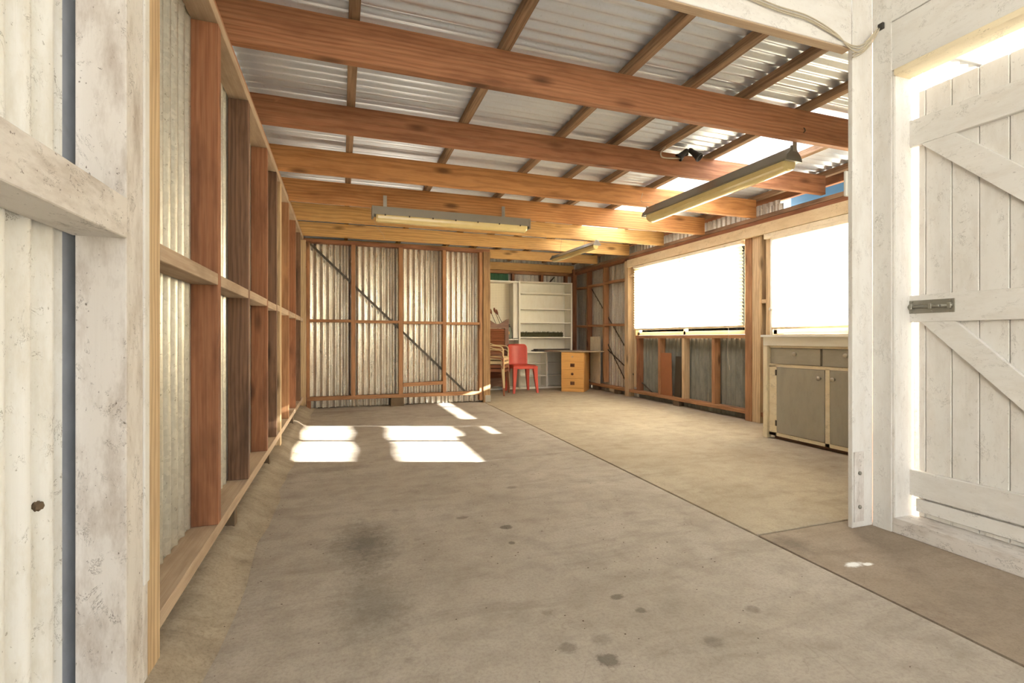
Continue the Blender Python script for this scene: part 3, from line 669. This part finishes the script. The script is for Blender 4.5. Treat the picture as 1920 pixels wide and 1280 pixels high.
# ================================================================ SHELVES AT THE BACK
YF, ZT = 8.15, 1.90
u = empty('shelving_unit', (3.5, 8.3, 0), 'tall white open shelving unit against the back wall', 'shelving')
box('side_panel', 2.955, 2.985, YF, 8.43, 0, ZT, 'shelf_white', u); box('side_panel', 3.97, 4.0, YF, 8.43, .66, ZT, 'shelf_white', u); box('side_panel', 3.97, 4.0, YF, 8.43, 0, .64, 'shelf_white', u)
box('top_panel', 2.955, 4.0, YF, 8.43, ZT, ZT+.015, 'shelf_white', u); box('back_panel', 2.985, 3.97, 8.415, 8.43, 0, ZT, 'shelf_white', u)
for z in (1.705, 1.425, 1.18, .915): box('shelf', 2.985, 3.97, YF+.01, 8.415, z-.01, z+.008, 'shelf_white', u)
box('counter', 2.955, 4.0, YF-.03, 8.415, .64, .66, 'shelf_white', u)
box('divider', 3.48, 3.51, YF, 8.415, .03, .64, 'shelf_white', u)
for z in (.45, .225): box('shelf', 2.985, 3.48, YF+.02, 8.415, z-.008, z+.008, 'shelf_white', u); box('shelf', 3.51, 3.97, YF+.02, 8.415, z-.008, z+.008, 'shelf_white', u)
box('base_panel', 2.955, 4.0, YF, 8.415, .0, .03, 'shelf_white', u)
u = empty('pegboard_unit', (2.4, 8.3, 0), 'cream pegboard backed shelf unit behind the louvred shutter', 'shelving')
def peg():
    b = NB('pegboard'); v = b.coord('object', (1/.03, 1/.03, 1/.03)); f = b.node('ShaderNodeVectorMath', operation='FRACTION'); b.l.new(v, f.inputs[0])
    s_ = b.node('ShaderNodeVectorMath', operation='SUBTRACT'); b.l.new(f.outputs[0], s_.inputs[0]); s_.inputs[1].default_value = (.5, .5, .5)
    x = b.node('ShaderNodeSeparateXYZ'); b.l.new(s_.outputs[0], x.inputs[0])
    d_ = b.math('SQRT', b.math('ADD', b.math('MULTIPLY', x.outputs[0], x.outputs[0]), b.math('MULTIPLY', x.outputs[2], x.outputs[2])))
    return b.fin(b.mix(b.ramp(d_, (.10, 1), (.14, 0)), srgb(244, 234, 208), srgb(130, 110, 80)), .6)
M['peg'] = peg()
box('back_panel', 1.9, 2.955, 8.40, 8.42, 0, ZT-.02, 'peg', u); box('side_panel', 2.865, 2.953, 8.2, 8.399, .9, ZT, 'shelf_white', u); box('top_panel', 1.9, 2.953, 8.15, 8.42, ZT-.02, ZT+.01, 'shelf_white', u)
box('shelf', 2.72, 2.953, 8.16, 8.399, .868, .888, 'shelf_white', u); box('side_panel', 2.72, 2.735, 8.25, 8.399, 0, .868, 'shelf_white', u)
box('base_panel', 1.9, 2.953, 8.16, 8.399, 0, .03, 'shelf_white', u)
# bristly strip
bm = bmesh.new()
for i in range(420):
    x = R.uniform(0, .84); z = R.uniform(0, .085); yy = R.uniform(-.03, .03); a = R.uniform(-.6, .6)
    add_stick(bm, (x, yy, z), (x+.02*math.sin(a), yy-.025, z+.02), .002, .004, bev=0)
add_box(bm, 0, .84, -.025, .04, 0, .085)
tag(finish(bm, 'bristle_strip', 'olive', None, 0, (3.0, 8.24, .924)), 'long dark olive bristly strip lying on the fourth white shelf', 'brush strip')
t = empty('flat_tray', (3.6, 8.25, .662), 'flat dark tray lying on the white counter', 'tray')
box('tray_base', 3.27, 3.93, 8.14, 8.36, .662, .682, 'dark', t); box('tray_lid', 3.31, 3.95, 8.15, 8.35, .684, .708, 'metal_dark', t)
t = empty('drink_cooler_bag', (2.80, 8.26, .89), 'small grey blue bag with dark top on the narrow shelf', 'bag')
del t['label']; t['label'] = 'small grey bag with a dark knotted top on the narrow shelf'; t.name = 'small_bag'
bm = bmesh.new(); lathe(bm, [(.045, 0), (.058, .03), (.06, .12), (.05, .19), (.03, .215)], (0, 0, 0), n=18)
for v in bm.verts: v.co.y *= .7; v.co.x += .004*math.sin(v.co.z*60)
finish(bm, 'bag_body', plain('grey_bag', srgb(128, 136, 122), .6), t, None, (2.80, 8.26, .89), None, True)
bm = bmesh.new(); lathe(bm, [(.03, 0), (.036, .012), (.018, .025), (.022, .045), (.008, .055)], (0, 0, 0), n=14); finish(bm, 'bag_top', 'dark', t, None, (2.80, 8.26, 1.10), None, True)
bm = bmesh.new(); add_box(bm, -.018, .018, -.002, .002, 0, .05); finish(bm, 'bag_patch', 'joist_gold', t, None, (2.785, 8.214, .97))
# louvred shutter (leaning against the pegboard unit)
t = empty('louvred_shutter', (2.52, 8.02, 0), 'brown louvred shutter with a scalloped top leaning behind the stacked chairs', 'shutter')
YQ = 8.03; n_ = 24; x0, x1 = 2.30, 2.725
wave = lambda x: 1.19+.045*math.cos((x-x0)/(x1-x0)*2*PI*1.0-.2)
top = [(x0+(x1-x0)*i/n_, wave(x0+(x1-x0)*i/n_)) for i in range(n_+1)]
F3 = ((1, 0, 0), (0, 0, 1), (0, 1, 0))
prism('top_rail', [(x0, 1.075), (x1, 1.075)]+top[::-1], YQ, YQ+.03, 'shutter', t, F3)
box('stile', x1-.07, x1, YQ, YQ+.03, .0, 1.073, 'shutter', t); box('stile', x0, x0+.06, YQ, YQ+.03, 0, 1.073, 'shutter', t)
box('mid_rail', x0+.06, x1-.07, YQ, YQ+.03, .60, .66, 'shutter', t)
arch = [(x0+.06+(x1-x0-.13)*i/16, .02+.06*math.sin(PI*i/16)**.5) for i in range(17)]
prism('bottom_rail', [(x1-.07, .22), (x0+.06, .22)]+arch, YQ, YQ+.03, 'shutter', t, F3)
bm = bmesh.new()
for za, zb in ((.66, 1.07), (.22, .60)):
    z = za+.012
    while z < zb-.008:
        add_stick(bm, (x0+.06, YQ+.016, z), (x1-.07, YQ+.016, z), .006, .034, (0, .6, .75), 0); z += .033
add_box(bm, x0+.06, x1-.07, YQ+.027, YQ+.03, .22, 1.07, 0)
finish(bm, 'louvres', 'louvre', t, 0)
# brown-headed sticks
for k, (xa, za, xb, zb) in enumerate(((2.42, 1.37, 2.50, 1.19), (2.49, 1.39, 2.57, 1.2), (2.53, 1.36, 2.61, 1.2))):
    o = empty('bamboo_torch', (xb, 8.08, zb), 'thin stick with red brown head, %s of the three behind the shutter' % ('leftmost', 'middle', 'rightmost')[k], 'torch', 'sticks behind the louvred shutter')
    dv = Vector((xb-xa, 0, zb-za))
    tube('stick', [(xa, 8.12, za), (xa+dv.x*2.5, 8.085, za+dv.z*2.5)], .005, 'block', o)
    bm = bmesh.new(); add_tube(bm, [(0, 0, .04), (0, 0, .02), (dv.x*.15, 0, -.02), (dv.x*.3, 0, -.05)], [.006, .018, .02, .008], 10); finish(bm, 'head', 'brown_plastic', o, None, (xa, 8.12, za), None, True)

# ================================================================ DRAWERS + DESK
ang = -math.radians(38)
t = empty('drawer_unit', (3.82, 7.35, 0), 'honey coloured four drawer unit under the desk board', 'drawers'); 
W_, D_, H_ = .39, .5, .665
def LB(name, a, b2, c, d2, e, f, mat, par=t, bev=.002):
    bm = bmesh.new(); add_box(bm, a, b2, c, d2, e, f, bev); o = finish(bm, name, mat, None); o.parent = par; return o
t.rotation_euler = (0, 0, ang)
LB('carcass', -W_, 0, .018, D_, .0, H_, 'drawer')
LB('plinth', -W_+.005, -.005, .004, .018, 0, .06, 'drawer')
zz = [.065, .225, .375, .52, .66]
for i in range(4):
    f_ = LB('drawer', -W_+.003, -.003, 0, .018, zz[i], zz[i+1]-.004, 'drawer')
    zc = (zz[i]+zz[i+1])/2
    bm = bmesh.new()
    if i in (0, 2): add_box(bm, -.036, .036, -.005, 0, -.028, .028); lathe(bm, [(.01, 0), (.017, -.02), (.012, -.026)], (0, -.005, 0), 'Y', 12)
    elif i == 1: lathe(bm, [(.014, 0), (.022, -.018), (.012, -.024)], (0, 0, 0), 'Y', 14)
    else: lathe(bm, [(.007, 0), (.012, -.012), (.008, -.016)], (0, 0, 0), 'Y', 12)
    o = finish(bm, 'knob', 'knob' if i < 3 else 'pale_knob', None, None, (0, 0, 0), None, False); o.parent = f_; o.location = (-W_/2, 0, zc)
t = prism('desk_board', [(3.42, 8.10), (3.50, 7.62), (3.80, 7.33), (4.19, 7.33), (4.19, 8.10)], .668, .685, 'plate_dusty', bev=.002); tag(t, 'thin corner desk board resting on the honey drawer unit', 'desk top')
# panels leaning in the right wall
for (ya, yb, z1_, mat, lb, dx, tlt) in ((7.50, 7.86, .93, 'cream', 'tall cream panel leaning between studs beside the desk', .03, 0), (5.55, 5.79, .70, 'hardboard', 'brown hardboard offcut leaning under the wide window', .03, .02), (5.40, 5.53, .66, 'metal_dark', 'narrow dark board leaning beside the brown hardboard offcut', .05, -.03)):
    o = prism('leaning_board', [(ya, .117), (yb, .117), (yb+tlt, z1_), (ya+tlt, z1_)], XR+dx-.02, XR+dx-.012, mat, None, ((0, 1, 0), (0, 0, 1), (1, 0, 0)), bev=.001); tag(o, lb, 'board')
o = None

# ================================================================ CHAIRS
def loft(bm, secs):
    rings = [[bm.verts.new(p) for p in s_] for s_ in secs]; n = len(rings[0])
    for i in range(len(rings)-1):
        for k in range(n): bm.faces.new((rings[i][k], rings[i][(k+1) % n], rings[i+1][(k+1) % n], rings[i+1][k]))
    bm.faces.new(rings[0]); bm.faces.new(rings[-1])
def shell(bm, f, nu, nv, th):
    """thick curved sheet: f(u,v)->point with u,v in 0..1"""
    P = [[Vector(f(i/nu, j/nv)) for j in range(nv+1)] for i in range(nu+1)]
    def nrm(i, j):
        a = P[min(i+1, nu)][j]-P[max(i-1, 0)][j]; b2 = P[i][min(j+1, nv)]-P[i][max(j-1, 0)]; return a.cross(b2).normalized()
    A = [[bm.verts.new(P[i][j]) for j in range(nv+1)] for i in range(nu+1)]; B = [[bm.verts.new(P[i][j]+nrm(i, j)*th) for j in range(nv+1)] for i in range(nu+1)]
    for i in range(nu):
        for j in range(nv):
            bm.faces.new((A[i][j], A[i+1][j], A[i+1][j+1], A[i][j+1])); bm.faces.new((B[i][j], B[i][j+1], B[i+1][j+1], B[i+1][j]))
    for i in range(nu): bm.faces.new((A[i][0], B[i][0], B[i+1][0], A[i+1][0])); bm.faces.new((A[i][nv], A[i+1][nv], B[i+1][nv], B[i][nv]))
    for j in range(nv): bm.faces.new((A[0][j], A[0][j+1], B[0][j+1], B[0][j])); bm.faces.new((A[nu][j], B[nu][j], B[nu][j+1], A[nu][j+1]))
def child(name, bm, mat, par, sm=True):
    o = finish(bm, name, mat, None, None, (0, 0, 0), None, sm); o.parent = par; return o
def side_chair(loc, rz_, mat, label):
    t = empty('plastic_chair', loc, label, 'chair'); t.rotation_euler = (0, 0, rz_)
    # local: front -Y
    bm = bmesh.new(); shell(bm, lambda u, v: (-.19+.38*u, -.21+.42*v, .445-.018*math.sin(PI*u)*math.sin(PI*v)-.02*max(0, .12-v)/.12), 12, 12, .012)
    for s_ in (-1, 1): add_box(bm, s_*.19-.006, s_*.19+.006, -.21, .20, .40, .448, .004)
    add_box(bm, -.19, .19, -.222, -.208, .395, .44, .004); add_box(bm, -.19, .19, .195, .205, .40, .445, .003)
    child('seat', bm, mat, t, False)
    bm = bmesh.new()
    def bf(u, v):
        w2 = .17+.015*v-.03*max(0, v-.85)/.15*abs(2*u-1)**6; return ((2*u-1)*w2, .20+.06*v+.05*(1-(2*u-1)**2)-.03, .43+.37*v-.012*abs(2*u-1)**6*(v > .9))
    shell(bm, bf, 14, 10, .01); child('backrest', bm, mat, t)
    for sx in (-1, 1):
        for sy in (-1, 1):
            bm = bmesh.new(); secs = []
            for z, w_, ox, oy in ((.44, .036, 0, 0), (.38, .034, .0, .0), (.2, .025, .012, .014), (0, .017, .03, .035)):
                cx, cy = sx*(.175+ox), (-.20 if sy < 0 else .20)+sy*oy
                secs.append([(cx-w_, cy-w_*.9, z), (cx+w_, cy-w_*.9, z), (cx+w_, cy+w_*.9, z), (cx-w_, cy+w_*.9, z)])
            loft(bm, secs); child('leg', bm, mat, t, False)
    return t
side_chair((2.855, 7.76, 0), -.03, 'red', 'faded red plastic chair standing in front of the white shelves')
def arm_chair(loc, rz_, mat, label):
    t = empty('plastic_armchair', loc, label, 'chair', 'stacked plastic armchairs'); t.rotation_euler = (0, 0, rz_)
    bm = bmesh.new(); shell(bm, lambda u, v: (-.22+.44*u, -.22+.42*v, .41-.02*math.sin(PI*u)*math.sin(PI*v)-.02*max(0, .15-v)/.15), 12, 12, .01)
    add_box(bm, -.22, .22, -.228, -.212, .365, .405, .004)
    for s_ in (-1, 1): add_box(bm, s_*.222-.006, s_*.222+.006, -.22, .2, .37, .42, .004)
    child('seat', bm, mat, t, False)
    bm = bmesh.new()
    for k in range(5):
        x = -.17+.085*k; add_stick(bm, (x, .19, .40), (x*1.05, .30, .78), .05, .008, (0, 1, 0), .002)
    shell(bm, lambda u, v: ((2*u-1)*.22, .295+.035*v-.03*abs(2*u-1)**2, .74+.07*v-.03*abs(2*u-1)**3), 12, 3, .012)
    child('backrest', bm, mat, t)
    for s_ in (-1, 1):
        bm = bmesh.new(); path = smooth_path([(s_*.215, .31, .83), (s_*.235, .24, .76), (s_*.25, .13, .65), (s_*.262, .03, .605), (s_*.262, -.10, .595), (s_*.257, -.185, .58), (s_*.248, -.215, .53), (s_*.235, -.21, .42)], 4)
        secs = []
        for i, p in enumerate(path):
            tn = (path[min(i+1, len(path)-1)]-path[max(i-1, 0)]).normalized(); sd = Vector((1, 0, 0)); nn = tn.cross(sd).normalized(); w_ = .022
            secs.append([p+sd*w_+nn*.006, p-sd*w_+nn*.006, p-sd*w_-nn*.006, p+sd*w_-nn*.006])
        loft(bm, secs); child('arm', bm, mat, t, False)
    for sx in (-1, 1):
        for sy in (-1, 1):
            bm = bmesh.new(); secs = []
            for z, w_, ox, oy in ((.405, .04, 0, 0), (.34, .028, .01, .008), (.18, .02, .025, .02), (0, .014, .045, .035)):
                cx, cy = sx*(.20+ox), sy*(.195+oy); secs.append([(cx-w_, cy-w_*.8, z), (cx+w_, cy-w_*.8, z), (cx+w_, cy+w_*.8, z), (cx-w_, cy+w_*.8, z)])
            loft(bm, secs); child('leg', bm, mat, t, False)
    return t
lab = ['brown plastic armchair at the very bottom of the stack', 'second brown plastic armchair up in the stack', 'lower cream plastic armchair, above the brown ones', 'topmost cream plastic armchair of the stack']
for k in range(4): arm_chair((2.305, 7.60, .062*k), math.radians(62), 'brown_plastic' if k < 2 else 'cream_plastic', lab[k])

# ================================================================ GREY CUPBOARD
XC = 3.66; y0, y1 = 1.95, 3.47
t = empty('workshop_cupboard', (3.9, (y0+y1)/2, 0), 'grey fronted cream framed cupboard bench under the right window', 'cupboard')
box('benchtop', XC-.04, XR-.03, y0, y1+.03, .91, .93, 'shelf_white', t); box('apron', XC-.02, XC, y0, y1+.02, .835, .91, 'shelf_white', t)
box('side_panel', XC+.01, XR-.03, y1-.02, y1, .03, .91, 'cream', t); box('corner_leg', XC-.02, XC+.03, y1-.025, y1+.02, .0, .835, 'cream', t)
bm = bmesh.new()
for a in ((XC, XC+.02, y0, y1-.03, .645, .672), (XC, XC+.02, y0, y1-.03, .03, .06), (XC, XC+.02, y1-.11, y1-.03, .03, .655), (XC, XC+.02, 2.855, 2.895, .03, .655), (XC, XC+.02, 2.30, 2.34, .03, .655), (XC, XC+.02, y0, y1-.03, .815, .835), (XC, XC+.02, y0, y0+.05, .03, .83)): add_box(bm, *a)
finish(bm, 'face_frame', 'cream', t, 1)
box('carcass', XC+.02, XR-.04, y0, y1-.03, .05, .90, 'grey_paint', t, 0); box('kickboard', XC+.035, XC+.045, y0, y1-.06, .0, .05, 'stud_dark', t)
for a, b2 in ((2.935, 3.385), (2.50, 2.915), (2.02, 2.48)):
    f_ = box('drawer', XC-.004, XC+.02, a, b2, .675, .812, 'grey_paint', t); knob(f_, (XC-.004, (a+b2)/2+(.0), .765), 'pale_knob', .018, (-1, 0, 0))
for a, b2, ky in ((2.898, 3.358, 2.935), (2.342, 2.852, 2.815), (2.0, 2.298, 2.26)):
    f_ = box('door', XC-.002, XC+.018, a, b2, .063, .643, 'grey_paint', t); knob(f_, (XC-.002, ky, .575), 'pale_knob', .018, (-1, 0, 0))
    if a > 2.8:
        for z in (.12, .57): box('hinge', XC-.004, XC, b2-.004, b2+.014, z, z+.05, 'metal_dark', f_, .0005)

# ================================================================ DEBRIS
bm = bmesh.new()
def speck(x, y, z, s_):
    a = R.uniform(0, PI); n_ = R.choice((4, 5)); vs = [bm.verts.new((x+s_*math.cos(a+2*PI*k/n_)*R.uniform(.5, 1.3), y+s_*math.sin(a+2*PI*k/n_)*R.uniform(.4, 1), z+.001)) for k in range(n_)]
    tp = bm.verts.new((x, y, z+s_*.5)); 
    for k in range(n_): bm.faces.new((vs[k], vs[(k+1) % n_], tp))
    bm.faces.new(vs)
for i in range(240): speck(R.uniform(-.30, 1.7), R.uniform(.9, 6.4), 0, R.uniform(.0015, .0045))
for i in range(110): speck(R.uniform(1.95, 4.1), R.uniform(1.8, 7.6), 0, R.uniform(.0015, .004))
for i in range(60): speck(R.uniform(.55, 1.5), R.gauss(2.2, .6), 0, R.uniform(.002, .005))
for i in range(160): speck(R.uniform(-.36, -.28), R.uniform(.9, 6.5), .006, R.uniform(.0015, .004))
o = finish(bm, 'floor_litter', 'dirt'); tag(o, 'tiny leaf crumbs and grit scattered over the concrete', 'litter', kind='stuff')
